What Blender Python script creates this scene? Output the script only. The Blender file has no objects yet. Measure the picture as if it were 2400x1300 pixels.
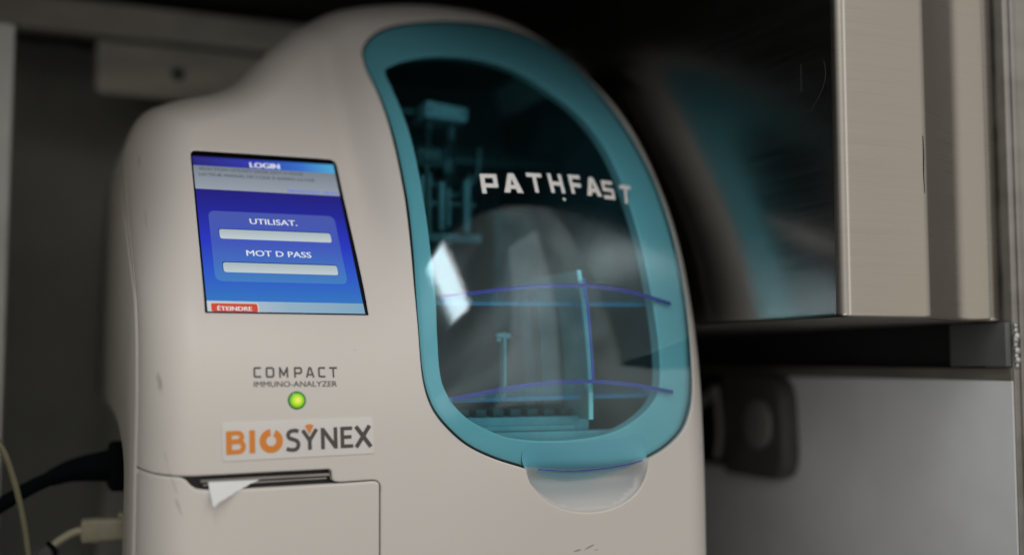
import bpy, math, random
import numpy as np
from mathutils import Vector, Matrix
from mathutils.geometry import delaunay_2d_cdt
random.seed(4)
SC = bpy.context.scene
COL = SC.collection
MM = 0.001

# ------------------------------------------------------------------ camera, world, lamps, exposure
cam = bpy.data.cameras.new('camera')
cam.lens = 40; cam.sensor_width = 36; cam.clip_start = 0.02; cam.clip_end = 50
cam.dof.use_dof = True; cam.dof.focus_distance = 0.635; cam.dof.aperture_fstop = 2.0; cam.dof.aperture_blades = 9
camo = bpy.data.objects.new('camera', cam); COL.objects.link(camo)
camo.location = (-0.051, -0.592, 0.217)
camo.rotation_euler = (math.radians(94.3), 0, math.radians(-23.0))
SC.camera = camo
SC.view_settings.view_transform = 'Standard'; SC.view_settings.look = 'None'
SC.view_settings.exposure = -0.1; SC.view_settings.gamma = 1; SC.view_settings.use_curve_mapping = False
SC.cycles.transparent_max_bounces = 24; SC.cycles.max_bounces = 10
SC.cycles.caustics_reflective = False; SC.cycles.caustics_refractive = False
SC.cycles.use_denoising = True

W = bpy.data.worlds.new('World'); SC.world = W; W.use_nodes = True
wn = W.node_tree.nodes; wl = W.node_tree.links
wbg = wn['Background']
tc = wn.new('ShaderNodeTexCoord')
def wlobe(d, lo, hi, col):
    dp = wn.new('ShaderNodeVectorMath'); dp.operation = 'DOT_PRODUCT'
    v = Vector(d).normalized(); dp.inputs[1].default_value = v
    wl.new(tc.outputs['Generated'], dp.inputs[0])
    mr = wn.new('ShaderNodeMapRange'); mr.interpolation_type = 'SMOOTHSTEP'
    mr.inputs['From Min'].default_value = lo; mr.inputs['From Max'].default_value = hi
    wl.new(dp.outputs['Value'], mr.inputs['Value'])
    sc = wn.new('ShaderNodeVectorMath'); sc.operation = 'SCALE'; sc.inputs[0].default_value = col
    wl.new(mr.outputs['Result'], sc.inputs['Scale'])
    return sc.outputs['Vector']
def wadd(a, b):
    n = wn.new('ShaderNodeVectorMath'); n.operation = 'ADD'; wl.new(a, n.inputs[0]); wl.new(b, n.inputs[1]); return n.outputs['Vector']
noi = wn.new('ShaderNodeTexNoise'); noi.inputs['Scale'].default_value = 3.2; noi.inputs['Detail'].default_value = 2.5
wl.new(tc.outputs['Generated'], noi.inputs['Vector'])
nr = wn.new('ShaderNodeMapRange'); nr.inputs['From Min'].default_value = 0.38; nr.inputs['From Max'].default_value = 0.66
nr.inputs['To Min'].default_value = 0.5; nr.inputs['To Max'].default_value = 1.42
wl.new(noi.outputs['Fac'], nr.inputs['Value'])
amb = wlobe((0.30, -1, 0.22), 0.15, 0.95, (1.06, 1.02, 0.97))
ms = wn.new('ShaderNodeVectorMath'); ms.operation = 'SCALE'; wl.new(amb, ms.inputs[0]); wl.new(nr.outputs['Result'], ms.inputs['Scale'])
warm = wlobe((0.66, -0.74, 0.05), 0.86, 0.985, (0.22, 0.185, 0.14))
el = wlobe((0, 0, 1), -0.15, 0.42, (1, 1, 1))           # environment dimmed at low elevations, put in to darken the dome top
e2 = wn.new('ShaderNodeVectorMath'); e2.operation = 'MULTIPLY_ADD'; wl.new(el, e2.inputs[0]); e2.inputs[1].default_value = (.72,)*3; e2.inputs[2].default_value = (.28,)*3
e3 = wn.new('ShaderNodeVectorMath'); e3.operation = 'MULTIPLY'; wl.new(ms.outputs['Vector'], e3.inputs[0]); wl.new(e2.outputs['Vector'], e3.inputs[1])
tot = wadd(wadd(e3.outputs['Vector'], warm), wlobe((-0.78, -0.62, -0.04), 0.62, 0.98, (0.62, 0.62, 0.61)))
wl.new(tot, wbg.inputs['Color']); wbg.inputs['Strength'].default_value = 1.0

def area(name, loc, target, sx, sy, power, col):
    l = bpy.data.lights.new(name, 'AREA'); l.shape = 'RECTANGLE'; l.size = sx; l.size_y = sy; l.energy = power; l.color = col
    o = bpy.data.objects.new(name, l); COL.objects.link(o); o.location = loc
    d = Vector(target) - Vector(loc); o.rotation_euler = d.to_track_quat('-Z', 'Y').to_euler()
    return o
def lamp(name, c, u, sx, sy, nrm, radiance, col):
    """rectangular lamp: centre c, long side along u, facing nrm, given radiance"""
    l = bpy.data.lights.new(name, 'AREA'); l.shape = 'RECTANGLE'; l.size = sx; l.size_y = sy; l.energy = radiance*math.pi*sx*sy; l.color = col
    o = bpy.data.objects.new(name, l); COL.objects.link(o)
    z = -Vector(nrm).normalized(); x = Vector(u); x = (x-z*x.dot(z)).normalized(); y = z.cross(x)
    m = Matrix((x, y, z)).transposed().to_4x4(); m.translation = c; o.matrix_world = m
    return o
lamp('ceiling_strip_lamp', (-0.07, -0.578, 1.0), (0.284, -0.959, 0), 0.55, 0.085, (0, 0, -1), 13, (0.96, 0.98, 1.0))
lamp('door_reflection_lamp', (0.57, -1.0, 0.85), (0, 0, 1), 1.3, 0.34, (-0.45, 1, -0.30), 0.85, (0.95, 0.98, 1.0))  # added soft lamp for the grey column reflected in the door

# ------------------------------------------------------------------ materials
def mat(name, col, rough=0.5, metal=0.0, spec=0.5, coat=0.0):
    m = bpy.data.materials.new(name); m.use_nodes = True
    b = m.node_tree.nodes['Principled BSDF']
    b.inputs['Base Color'].default_value = (*col, 1); b.inputs['Roughness'].default_value = rough
    b.inputs['Metallic'].default_value = metal; b.inputs['Specular IOR Level'].default_value = spec
    b.inputs['Coat Weight'].default_value = coat
    return m
def N(m, t, **kw):
    n = m.node_tree.nodes.new(t)
    for k, v in kw.items(): setattr(n, k, v)
    return n
def L(m, a, b): m.node_tree.links.new(a, b)
def noisy(m, scale, lo, hi, stretch=(1, 1, 1), rough=None, bump=0.0, detail=4):
    """break up colour (and roughness, and relief) with object-space noise"""
    b = m.node_tree.nodes['Principled BSDF']
    t = N(m, 'ShaderNodeTexCoord'); mp = N(m, 'ShaderNodeMapping'); mp.inputs['Scale'].default_value = stretch
    L(m, t.outputs['Object'], mp.inputs['Vector'])
    n = N(m, 'ShaderNodeTexNoise'); n.inputs['Scale'].default_value = scale; n.inputs['Detail'].default_value = detail
    L(m, mp.outputs['Vector'], n.inputs['Vector'])
    r = N(m, 'ShaderNodeMapRange'); r.inputs['From Min'].default_value = 0.3; r.inputs['From Max'].default_value = 0.7
    r.inputs['To Min'].default_value = lo; r.inputs['To Max'].default_value = hi
    L(m, n.outputs['Fac'], r.inputs['Value'])
    c = tuple(b.inputs['Base Color'].default_value)
    x = N(m, 'ShaderNodeMix', data_type='RGBA', blend_type='MULTIPLY'); x.inputs['Factor'].default_value = 1
    x.inputs['A'].default_value = c; L(m, r.outputs['Result'], x.inputs['B']); L(m, x.outputs['Result'], b.inputs['Base Color'])
    if rough:
        r2 = N(m, 'ShaderNodeMapRange'); r2.inputs['From Min'].default_value = 0.3; r2.inputs['From Max'].default_value = 0.7
        r2.inputs['To Min'].default_value = rough[0]; r2.inputs['To Max'].default_value = rough[1]
        L(m, n.outputs['Fac'], r2.inputs['Value']); L(m, r2.outputs['Result'], b.inputs['Roughness'])
    if bump:
        bp = N(m, 'ShaderNodeBump'); bp.inputs['Strength'].default_value = bump; bp.inputs['Distance'].default_value = 0.0005
        L(m, n.outputs['Fac'], bp.inputs['Height']); L(m, bp.outputs['Normal'], b.inputs['Normal'])
    return m

def plastic_with_scuffs(name, col):
    m = mat(name, col, 0.42, 0, 0.45)
    b = m.node_tree.nodes['Principled BSDF']
    t = N(m, 'ShaderNodeTexCoord')
    n = N(m, 'ShaderNodeTexNoise'); n.inputs['Scale'].default_value = 9; n.inputs['Detail'].default_value = 5
    L(m, t.outputs['Object'], n.inputs['Vector'])
    r = N(m, 'ShaderNodeMapRange'); r.inputs['From Min'].default_value = .3; r.inputs['From Max'].default_value = .7
    r.inputs['To Min'].default_value = .965; r.inputs['To Max'].default_value = 1.02
    L(m, n.outputs['Fac'], r.inputs['Value'])
    fac = r.outputs['Result']
    # grimy scuffs: (centre, half sizes, lean, darkness) in mm
    for (cx, cz, sx, sz, lean, dark) in SCUFFS:
        mp = N(m, 'ShaderNodeMapping'); mp.vector_type = 'TEXTURE'
        mp.inputs['Location'].default_value = ((cx-171)*MM, 0, cz*MM); mp.inputs['Rotation'].default_value = (0, lean, 0)
        mp.inputs['Scale'].default_value = (sx*MM, 1, sz*MM)
        L(m, t.outputs['Object'], mp.inputs['Vector'])
        mul = N(m, 'ShaderNodeVectorMath', operation='MULTIPLY'); mul.inputs[1].default_value = (1, 0, 1)
        L(m, mp.outputs['Vector'], mul.inputs[0])
        ln = N(m, 'ShaderNodeVectorMath', operation='LENGTH'); L(m, mul.outputs['Vector'], ln.inputs[0])
        n2 = N(m, 'ShaderNodeTexNoise'); n2.inputs['Scale'].default_value = 420; n2.inputs['Detail'].default_value = 3
        L(m, t.outputs['Object'], n2.inputs['Vector'])
        ad = N(m, 'ShaderNodeMath', operation='ADD'); L(m, ln.outputs['Value'], ad.inputs[0]); L(m, n2.outputs['Fac'], ad.inputs[1])
        rr = N(m, 'ShaderNodeMapRange', interpolation_type='SMOOTHSTEP'); rr.inputs['From Min'].default_value = .75; rr.inputs['From Max'].default_value = 1.5
        rr.inputs['To Min'].default_value = dark; rr.inputs['To Max'].default_value = 1
        L(m, ad.outputs['Value'], rr.inputs['Value'])
        pr = N(m, 'ShaderNodeMath', operation='MULTIPLY'); L(m, fac, pr.inputs[0]); L(m, rr.outputs['Result'], pr.inputs[1]); fac = pr.outputs['Value']
    x = N(m, 'ShaderNodeMix', data_type='RGBA', blend_type='MULTIPLY'); x.inputs['Factor'].default_value = 1
    x.inputs['A'].default_value = (*col, 1); L(m, fac, x.inputs['B']); L(m, x.outputs['Result'], b.inputs['Base Color'])
    n3 = N(m, 'ShaderNodeTexNoise'); n3.inputs['Scale'].default_value = 900; n3.inputs['Detail'].default_value = 2
    L(m, t.outputs['Object'], n3.inputs['Vector'])
    bp = N(m, 'ShaderNodeBump'); bp.inputs['Strength'].default_value = .06; bp.inputs['Distance'].default_value = .0003
    L(m, n3.outputs['Fac'], bp.inputs['Height']); L(m, bp.outputs['Normal'], b.inputs['Normal'])
    return m
SCUFFS = [(11.6, 207, 1.5, 6.5, -.15, .66), (18, 158, .8, 9, -.35, .8), (21, 145, 1.0, 7, -.35, .72), (14.6, 170, .7, 5, -.25, .84),
          (8.4, 340, .7, 7, 0, .7), (9.5, 300, .6, 9, 0, .8), (240, 111, 3.2, .8, -.2, .45), (248, 112.6, 5.0, .7, -.4, .45), (252, 110.5, 2.5, .6, -.1, .5),
           (112, 224, 1.5, .5, .3, .8)]

def clear_tint(name, col, rough=0.03, ior=1.49):
    """thin tinted acrylic: what passes is tinted, the rest mirrors off the surface"""
    m = bpy.data.materials.new(name); m.use_nodes = True
    nt = m.node_tree; nt.nodes.remove(nt.nodes['Principled BSDF']); out = nt.nodes['Material Output']
    tr = N(m, 'ShaderNodeBsdfTransparent'); tr.inputs['Color'].default_value = (*col, 1)
    gl = N(m, 'ShaderNodeBsdfGlossy'); gl.inputs['Roughness'].default_value = rough; gl.inputs['Color'].default_value = (1, 1, 1, 1)
    fr = N(m, 'ShaderNodeFresnel'); fr.inputs['IOR'].default_value = ior
    mx = N(m, 'ShaderNodeMixShader'); ge = N(m, 'ShaderNodeNewGeometry'); mi_ = N(m, 'ShaderNodeMapRange'); mi_.inputs['To Min'].default_value = ior; mi_.inputs['To Max'].default_value = 1/ior
    L(m, ge.outputs['Backfacing'], mi_.inputs['Value']); L(m, mi_.outputs['Result'], fr.inputs['IOR'])   # both faces of the sheet mirror alike
    L(m, fr.outputs['Fac'], mx.inputs['Fac'])
    L(m, tr.outputs['BSDF'], mx.inputs[1]); L(m, gl.outputs['BSDF'], mx.inputs[2]); L(m, mx.outputs['Shader'], out.inputs['Surface'])
    return m
def emis(name, col, strength=1.0):
    m = bpy.data.materials.new(name); m.use_nodes = True
    b = m.node_tree.nodes['Principled BSDF']; b.inputs['Base Color'].default_value = (.01, .01, .01, 1); b.inputs['Roughness'].default_value = .25
    b.inputs['Emission Color'].default_value = (*col, 1); b.inputs['Emission Strength'].default_value = strength
    return m
def emis_ramp(name, axis, lo, hi, stops):
    """a lit screen area whose colour runs along one axis of the display (mm)"""
    m = emis(name, (0, 0, 0)); b = m.node_tree.nodes['Principled BSDF']
    t = N(m, 'ShaderNodeTexCoord'); s = N(m, 'ShaderNodeSeparateXYZ'); L(m, t.outputs['Object'], s.inputs[0])
    r = N(m, 'ShaderNodeMapRange'); r.inputs['From Min'].default_value = lo*MM; r.inputs['From Max'].default_value = hi*MM
    L(m, s.outputs[axis], r.inputs['Value'])
    c = N(m, 'ShaderNodeValToRGB'); e = c.color_ramp.elements
    while len(e) < len(stops): e.new(.5)
    for k, (p, col) in enumerate(stops): e[k].position = p; e[k].color = (*col, 1)
    L(m, r.outputs['Result'], c.inputs['Fac']); L(m, c.outputs['Color'], b.inputs['Emission Color'])
    return m
def s2l(r, g, b):
    f = lambda c: (c/255/12.92) if c/255 <= .04045 else ((c/255+.055)/1.055)**2.4
    return (f(r), f(g), f(b))

M = {}
M['shell'] = plastic_with_scuffs('off_white_plastic', (.735, .69, .64))
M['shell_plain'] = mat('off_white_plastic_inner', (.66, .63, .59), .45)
M['scoop'] = mat('off_white_plastic_shaded', (.60, .59, .58), .42)  # same plastic, with the recess shade put into the colour
M['side'] = noisy(mat('side_plastic', (.60, .57, .52), .5), 12, .95, 1.03)
M['door'] = clear_tint('teal_acrylic', (.68, .94, 1.0), .055)
M['rib'] = clear_tint('teal_acrylic_rib', (.74, .93, .99), .05, 1.6)
nt_ = M['rib'].node_tree; o_ = nt_.nodes['Material Output']; src = o_.inputs['Surface'].links[0].from_socket
df = nt_.nodes.new('ShaderNodeBsdfDiffuse'); df.inputs['Color'].default_value = (.16, .56, .66, 1); tl = nt_.nodes.new('ShaderNodeBsdfTranslucent'); tl.inputs['Color'].default_value = (.16, .56, .66, 1)
m1_ = nt_.nodes.new('ShaderNodeMixShader'); nt_.links.new(df.outputs[0], m1_.inputs[1]); nt_.links.new(tl.outputs[0], m1_.inputs[2])
m2_ = nt_.nodes.new('ShaderNodeMixShader'); m2_.inputs['Fac'].default_value = .13; nt_.links.new(src, m2_.inputs[1]); nt_.links.new(m1_.outputs[0], m2_.inputs[2]); nt_.links.new(m2_.outputs[0], o_.inputs['Surface'])
M['rib_edge'] = mat('acrylic_rib_edge', (.05, .022, .32), .25)
M['rib_line'] = mat('acrylic_back_edge', (.05, .42, .62), .3)
M['black'] = mat('black_plastic', (.012, .012, .013), .35)
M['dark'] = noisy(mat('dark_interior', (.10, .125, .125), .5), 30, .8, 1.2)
M['mech'] = noisy(mat('grey_mechanism', (.42, .46, .45), .45), 60, .85, 1.1)
M['mech_dark'] = noisy(mat('dark_mechanism', (.05, .07, .065), .45), 60, .8, 1.2)
M['mech_mid'] = noisy(mat('grey_rack', (.20, .23, .22), .4), 60, .8, 1.15)
M['plate'] = noisy(mat('pale_plate', (.30, .34, .32), .4), 60, .9, 1.05)
M['lit_plate_edge'] = mat('pale_plate_lit_edge', (.90, .92, .84), .3)  # same plate, with the light on its front edge put into the colour
M['print_grey'] = mat('grey_print', (.085, .075, .072), .55)
M['print_white'] = mat('white_print', (.80, .78, .76), .5)
M['print_orange'] = mat('orange_print', (.83, .27, .03), .45)
M['sticker'] = noisy(mat('sticker_vinyl', (.80, .77, .73), .28, 0, .5), 40, .97, 1.02)
M['paper'] = noisy(mat('thermal_paper', (.86, .87, .87), .7), 50, .96, 1.02)
M['tear'] = noisy(mat('brushed_bar', (.48, .45, .41), .35, 1.0), 200, .8, 1.1, (.05, 1, 1), (.25, .45))
M['led_ring'] = mat('led_bezel', (.05, .16, .03), .3)

def brushed(name, col, r0, r1, bump, stretch):
    m = mat(name, col, .2, 1.0)
    return noisy(m, 320, .965, 1.02, stretch, (r0, r1), bump, 6)
M['steel_side'] = brushed('steel_side', (.42, .405, .39), .19, .25, .0, (1, .03, 1))
M['steel'] = brushed('brushed_steel', (.335, .31, .275), .27, .31, .004, (.03, .03, 2.2))
M['steel_dull'] = noisy(mat('dull_steel', (.30, .285, .26), .45, .75), 45, .7, 1.2, (.15, 1, 1), (.35, .6), .1)
M['scratch'] = mat('scratched_steel', (.10, .10, .10), .6)
M['rail'] = noisy(mat('tarnished_metal', (.74, .69, .60), .55, .2), 38, .65, 1.15, (.25, 1, 1))
M['weld'] = noisy(mat('weld_metal', (.55, .55, .54), .35, 1.0), 600, .5, 1.2, (1, 1, 1), (.2, .6), .8)
M['panel_white'] = noisy(mat('white_laminate', (.84, .85, .85), .5), 14, .9, 1.04)
M['wall_dark'] = noisy(mat('grey_green_laminate', (.66, .67, .62), .55), 7, .8, 1.2)
M['edging'] = noisy(mat('dark_edging', (.16, .145, .12), .5), 30, .85, 1.1)
M['wall_brown'] = noisy(mat('brown_grey_laminate', (.68, .63, .54), .55), 7, .8, 1.2)
M['lining'] = noisy(mat('black_lining', (.012, .012, .013), .7), 20, .7, 1.2)
M['post_pale'] = noisy(mat('pale_post', (.86, .86, .81), .5), 20, .9, 1.05)
M['cream'] = noisy(mat('cream_cable', (.56, .51, .36), .45), 80, .9, 1.05)
M['olive'] = noisy(mat('thin_cable', (.22, .205, .125), .5), 80, .9, 1.05)
M['rubber'] = noisy(mat('black_rubber', (.004, .005, .007), .8, 0, .08), 80, .8, 1.2)
M['counter'] = noisy(mat('counter_steel', (.35, .34, .32), .4, .8), 50, .8, 1.1, (.1, 1, 1))
M['latch'] = noisy(mat('dark_latch_plastic', (.075, .074, .07), .5), 40, .8, 1.2)
M['boss_dark'] = noisy(mat('grey_bracket', (.11, .115, .11), .5), 40, .9, 1.1)
M['boss'] = noisy(mat('grey_boss', (.20, .20, .185), .5), 40, .9, 1.1)

# ------------------------------------------------------------------ object helpers (all lengths in mm)
def tag(o, label=None, cat=None, group=None, kind=None):
    if label: o['label'] = label
    if cat: o['category'] = cat
    if group: o['group'] = group
    if kind: o['kind'] = kind
    return o
def empty(name, loc, label, cat):
    o = bpy.data.objects.new(name, None); COL.objects.link(o); o.location = [c*MM for c in loc]; o.empty_display_size = .05
    return tag(o, label, cat)
class MB:
    def __init__(s): s.v = []; s.f = []; s.n = []; s.mi = []
    def add(s, V, F, Nn=None, mi=0):
        k = len(s.v); s.v += [tuple(p) for p in V]; s.f += [tuple(i+k for i in f) for f in F]; s.mi += [mi]*len(F)
        s.n += [tuple(n) for n in Nn] if Nn is not None else [None]*len(V)
    def build(s, name, mats, parent=None, angle=35, origin=None):
        me = bpy.data.meshes.new(name)
        o3 = np.array(origin if origin is not None else (0, 0, 0), float)
        if parent is not None: o3 = np.array(parent_origin(parent))
        me.from_pydata([((p[0]-o3[0])*MM, (p[1]-o3[1])*MM, (p[2]-o3[2])*MM) for p in s.v], [], s.f)
        if not isinstance(mats, (list, tuple)): mats = [mats]
        for m in mats: me.materials.append(m)
        me.polygons.foreach_set('material_index', s.mi)
        me.polygons.foreach_set('use_smooth', [True]*len(s.f))
        me.update()
        if all(n is not None for n in s.n): me.normals_split_custom_set_from_vertices(s.n)
        else: me.set_sharp_from_angle(angle=math.radians(angle))
        o = bpy.data.objects.new(name, me); COL.objects.link(o)
        if parent is not None: o.parent = parent
        elif origin is not None: o.location = [c*MM for c in origin]
        return o
def parent_origin(p):
    l = np.zeros(3)
    while p is not None: l += np.array(p.location)/MM; p = p.parent
    return l

def cr(pts, closed=False, step=2.0):
    """Catmull-Rom through the points, resampled evenly"""
    P = np.array(pts, float); n = len(P); out = []
    rng = range(n if closed else n-1)
    for i in rng:
        p1, p2 = P[i], P[(i+1) % n]
        p0 = P[(i-1) % n] if closed or i > 0 else 2*p1-p2
        p3 = P[(i+2) % n] if closed or i < n-2 else 2*p2-p1
        k = max(2, int(np.linalg.norm(p2-p1)/step*2))
        t = np.linspace(0, 1, k, endpoint=False)[:, None]
        # centripetal-ish: limit tangents by the segment length
        L1 = np.linalg.norm(p2-p1); a = np.linalg.norm(p1-p0)+1e-9; b = np.linalg.norm(p3-p2)+1e-9
        m1 = (p2-p0)/(a+L1)*L1; m2 = (p3-p1)/(b+L1)*L1
        out.append((2*t**3-3*t**2+1)*p1+(t**3-2*t**2+t)*m1+(-2*t**3+3*t**2)*p2+(t**3-t**2)*m2)
    if not closed: out.append(P[-1:])
    return resample(np.vstack(out), closed, step)
def resample(P, closed, step):
    Q = np.vstack([P, P[:1]]) if closed else P
    s = np.r_[0, np.cumsum(np.linalg.norm(np.diff(Q, axis=0), axis=1))]
    n = max(3, int(round(s[-1]/step)))
    t = np.linspace(0, s[-1], n+1)
    R = np.stack([np.interp(t, s, Q[:, k]) for k in range(Q.shape[1])], 1)
    return R[:-1] if closed else R
def roundpoly(pts, r, seg=6, step=2.0):
    """polygon with rounded corners (r a number or one per corner), resampled"""
    P = np.array(pts, float); n = len(P); out = []
    for i in range(n):
        ri = r[i] if hasattr(r, '__len__') else r
        p, a, b = P[i], P[i-1], P[(i+1) % n]
        u = (a-p)/np.linalg.norm(a-p); v = (b-p)/np.linalg.norm(b-p)
        if ri <= 0: out.append(p); continue
        ang = math.acos(max(-1, min(1, float(u@v)))); d = min(ri/math.tan(ang/2), .49*np.linalg.norm(a-p), .49*np.linalg.norm(b-p))
        s, e = p+u*d, p+v*d
        for k in range(seg+1):
            t = k/seg; out.append((1-t)**2*s+2*t*(1-t)*p+t*t*e)
    out = np.array(out)
    if step is None: return out
    Q = []
    for i in range(len(out)):
        a, b = out[i], out[(i+1) % len(out)]; k = max(1, int(np.linalg.norm(b-a)/step))
        for j in range(k): Q.append(a+(b-a)*j/k)
    return np.array(Q)
def dist(X, Z, poly, closed=True):
    """distance to a polyline, and the nearest direction is not needed"""
    P = np.asarray(poly); A = P if closed else P[:-1]; B = np.roll(P, -1, 0) if closed else P[1:]
    q = np.stack([np.ravel(X), np.ravel(Z)], 1); out = np.empty(len(q)); D = B-A; dd = (D**2).sum(1)+1e-12
    for s in range(0, len(q), 2000):
        v = q[s:s+2000, None]-A[None]
        t = np.clip((v*D).sum(2)/dd, 0, 1); out[s:s+2000] = np.sqrt(((v-t[..., None]*D)**2).sum(2).min(1))
    return out.reshape(np.shape(X))
def inside(X, Z, poly):
    P = np.asarray(poly); Q = np.roll(P, -1, 0); c = np.zeros(np.shape(X), bool)
    for (x0, z0), (x1, z1) in zip(P, Q):
        if z0 == z1: continue
        c ^= ((z0 > Z) != (z1 > Z)) & (X < (x1-x0)*(Z-z0)/(z1-z0)+x0)
    return c
def area2(P): P = np.asarray(P); Q = np.roll(P, -1, 0); return float((P[:, 0]*Q[:, 1]-Q[:, 0]*P[:, 1]).sum())
def normals2(P, closed=True):
    T = np.roll(P, -1, 0)-np.roll(P, 1, 0)
    if not closed: T[0] = P[1]-P[0]; T[-1] = P[-1]-P[-2]
    T = T/(np.linalg.norm(T, axis=1, keepdims=True)+1e-9); n = np.stack([T[:, 1], -T[:, 0]], 1)
    return n if (not closed or area2(P) > 0) else -n
def gradn(fn, X, Z, e=.06):
    dx = (fn(X+e, Z)-fn(X-e, Z))/(2*e); dz = (fn(X, Z+e)-fn(X, Z-e))/(2*e)
    n = np.stack([dx, -np.ones_like(dx), dz], -1); return n/np.linalg.norm(n, axis=-1, keepdims=True)
def triangulate(loops, extra):
    V = []; Eg = []
    for lp in loops:
        k = len(V); V += [Vector((float(a), float(b))) for a, b in lp]; n = len(lp); Eg += [(k+i, k+(i+1) % n) for i in range(n)]
    V += [Vector((float(a), float(b))) for a, b in extra]
    r = delaunay_2d_cdt(V, Eg, [], 0, 1e-5)
    P = np.array([(v.x, v.y) for v in r[0]]); F = [tuple(f) for f in r[2]]
    cen = np.array([P[list(f)].mean(0) for f in F]); keep = inside(cen[:, 0], cen[:, 1], loops[0])
    for h in loops[1:]: keep &= ~inside(cen[:, 0], cen[:, 1], h)
    return P, [f for f, k in zip(F, keep) if k]
def sheet(mb, fn, outer, holes=(), step=4.0, rings=(), mi=0, flip=False):
    """a curved skin y = fn(x, z) over an outline with holes; rings = (loop, closed, offsets)"""
    loops = [np.asarray(outer)]+[np.asarray(h) for h in holes]
    lo, hi = loops[0].min(0), loops[0].max(0)
    gx, gz = np.meshgrid(np.arange(lo[0]+step/2, hi[0], step), np.arange(lo[1]+step/2, hi[1], step))
    gx = gx + (np.arange(gx.shape[0]) % 2)[:, None]*step*.5
    pts = [np.stack([gx.ravel(), gz.ravel()], 1)]
    for lp, closed, offs in rings:
        n = normals2(np.asarray(lp), closed)
        for d in offs: pts += [np.asarray(lp)-n*d, np.asarray(lp)+n*d]
    keepers = []
    for k, P in enumerate(pts):
        m = inside(P[:, 0], P[:, 1], loops[0])
        for h in loops[1:]: m &= ~inside(P[:, 0], P[:, 1], h)
        P = P[m]
        for lp in loops:
            if len(P): P = P[dist(P[:, 0], P[:, 1], lp) > (.55*step if k == 0 else .12)]
        if k == 0:
            for lp, closed, offs in rings:
                if len(P) and len(offs): P = P[np.abs(dist(P[:, 0], P[:, 1], lp, closed)) > max(offs)*1.02]
        keepers.append(P)
    P, F = triangulate(loops, np.vstack(keepers))
    y = fn(P[:, 0], P[:, 1]); nn = gradn(fn, P[:, 0], P[:, 1])
    # triangles are counter-clockwise in (x, z): normal towards -y
    if flip: F = [f[::-1] for f in F]; nn = -nn
    mb.add(np.stack([P[:, 0], y, P[:, 1]], 1), F, nn, mi)
def wall(mb, lp, y0, y1, closed=True, outward=False, mi=0, n3=None):
    """walls along an outline from depth y0 to y1 (arrays or numbers); seen from inside the outline unless outward"""
    lp = np.asarray(lp, float); n = len(lp); y0 = np.broadcast_to(y0, n); y1 = np.broadcast_to(y1, n)
    nn = normals2(lp, closed)
    if not closed: pass
    s = 1 if outward else -1
    N3 = np.stack([nn[:, 0]*s, np.zeros(n), nn[:, 1]*s], 1)
    V = np.vstack([np.stack([lp[:, 0], y0, lp[:, 1]], 1), np.stack([lp[:, 0], y1, lp[:, 1]], 1)])
    F = []
    ccw = area2(lp) > 0 if closed else True
    for i in range(n if closed else n-1):
        j = (i+1) % n; q = (i, j, n+j, n+i)
        F.append(q[::-1] if (outward == ccw) else q)
    mb.add(V, F, np.vstack([N3, N3]), mi)
def box(mb, x0, x1, y0, y1, z0, z1, r=0.0, mi=0, seg=3):
    """a box with rounded edges"""
    r = min(r, .49*min(x1-x0, y1-y0, z1-z0))
    if r <= 0:
        V = [(x, y, z) for x in (x0, x1) for y in (y0, y1) for z in (z0, z1)]
        F = [(0, 1, 3, 2), (4, 6, 7, 5), (0, 4, 5, 1), (2, 3, 7, 6), (0, 2, 6, 4), (1, 5, 7, 3)]
        mb.add(V, F, None, mi); return
    # sphere-expanded box: a cube grid whose points are pushed to a rounded surface
    k = [0]+[r*(1-math.cos(math.pi/2*i/seg)) for i in range(1, seg+1)]
    def ax(a, b): return [a+t for t in k]+[b-t for t in reversed(k)]
    X, Y, Z = ax(x0, x1), ax(y0, y1), ax(z0, z1); n = len(X); idx = {}; V = []; F = []
    c0 = np.array([x0+r, y0+r, z0+r]); c1 = np.array([x1-r, y1-r, z1-r])
    def vid(i, j, l):
        if (i, j, l) not in idx:
            p = np.array([X[i], Y[j], Z[l]]); q = np.clip(p, c0, c1); d = p-q; ln = np.linalg.norm(d)
            if ln > 1e-9: p = q+d/ln*r
            idx[(i, j, l)] = len(V); V.append(tuple(p))
        return idx[(i, j, l)]
    for a in range(n-1):
        for b in range(n-1):
            F += [(vid(0, a, b), vid(0, a, b+1), vid(0, a+1, b+1), vid(0, a+1, b)), (vid(n-1, a, b), vid(n-1, a+1, b), vid(n-1, a+1, b+1), vid(n-1, a, b+1)),
                  (vid(a, 0, b), vid(a+1, 0, b), vid(a+1, 0, b+1), vid(a, 0, b+1)), (vid(a, n-1, b), vid(a, n-1, b+1), vid(a+1, n-1, b+1), vid(a+1, n-1, b)),
                  (vid(a, b, 0), vid(a, b+1, 0), vid(a+1, b+1, 0), vid(a+1, b, 0)), (vid(a, b, n-1), vid(a+1, b, n-1), vid(a+1, b+1, n-1), vid(a, b+1, n-1))]
    mb.add(V, F, None, mi)
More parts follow.
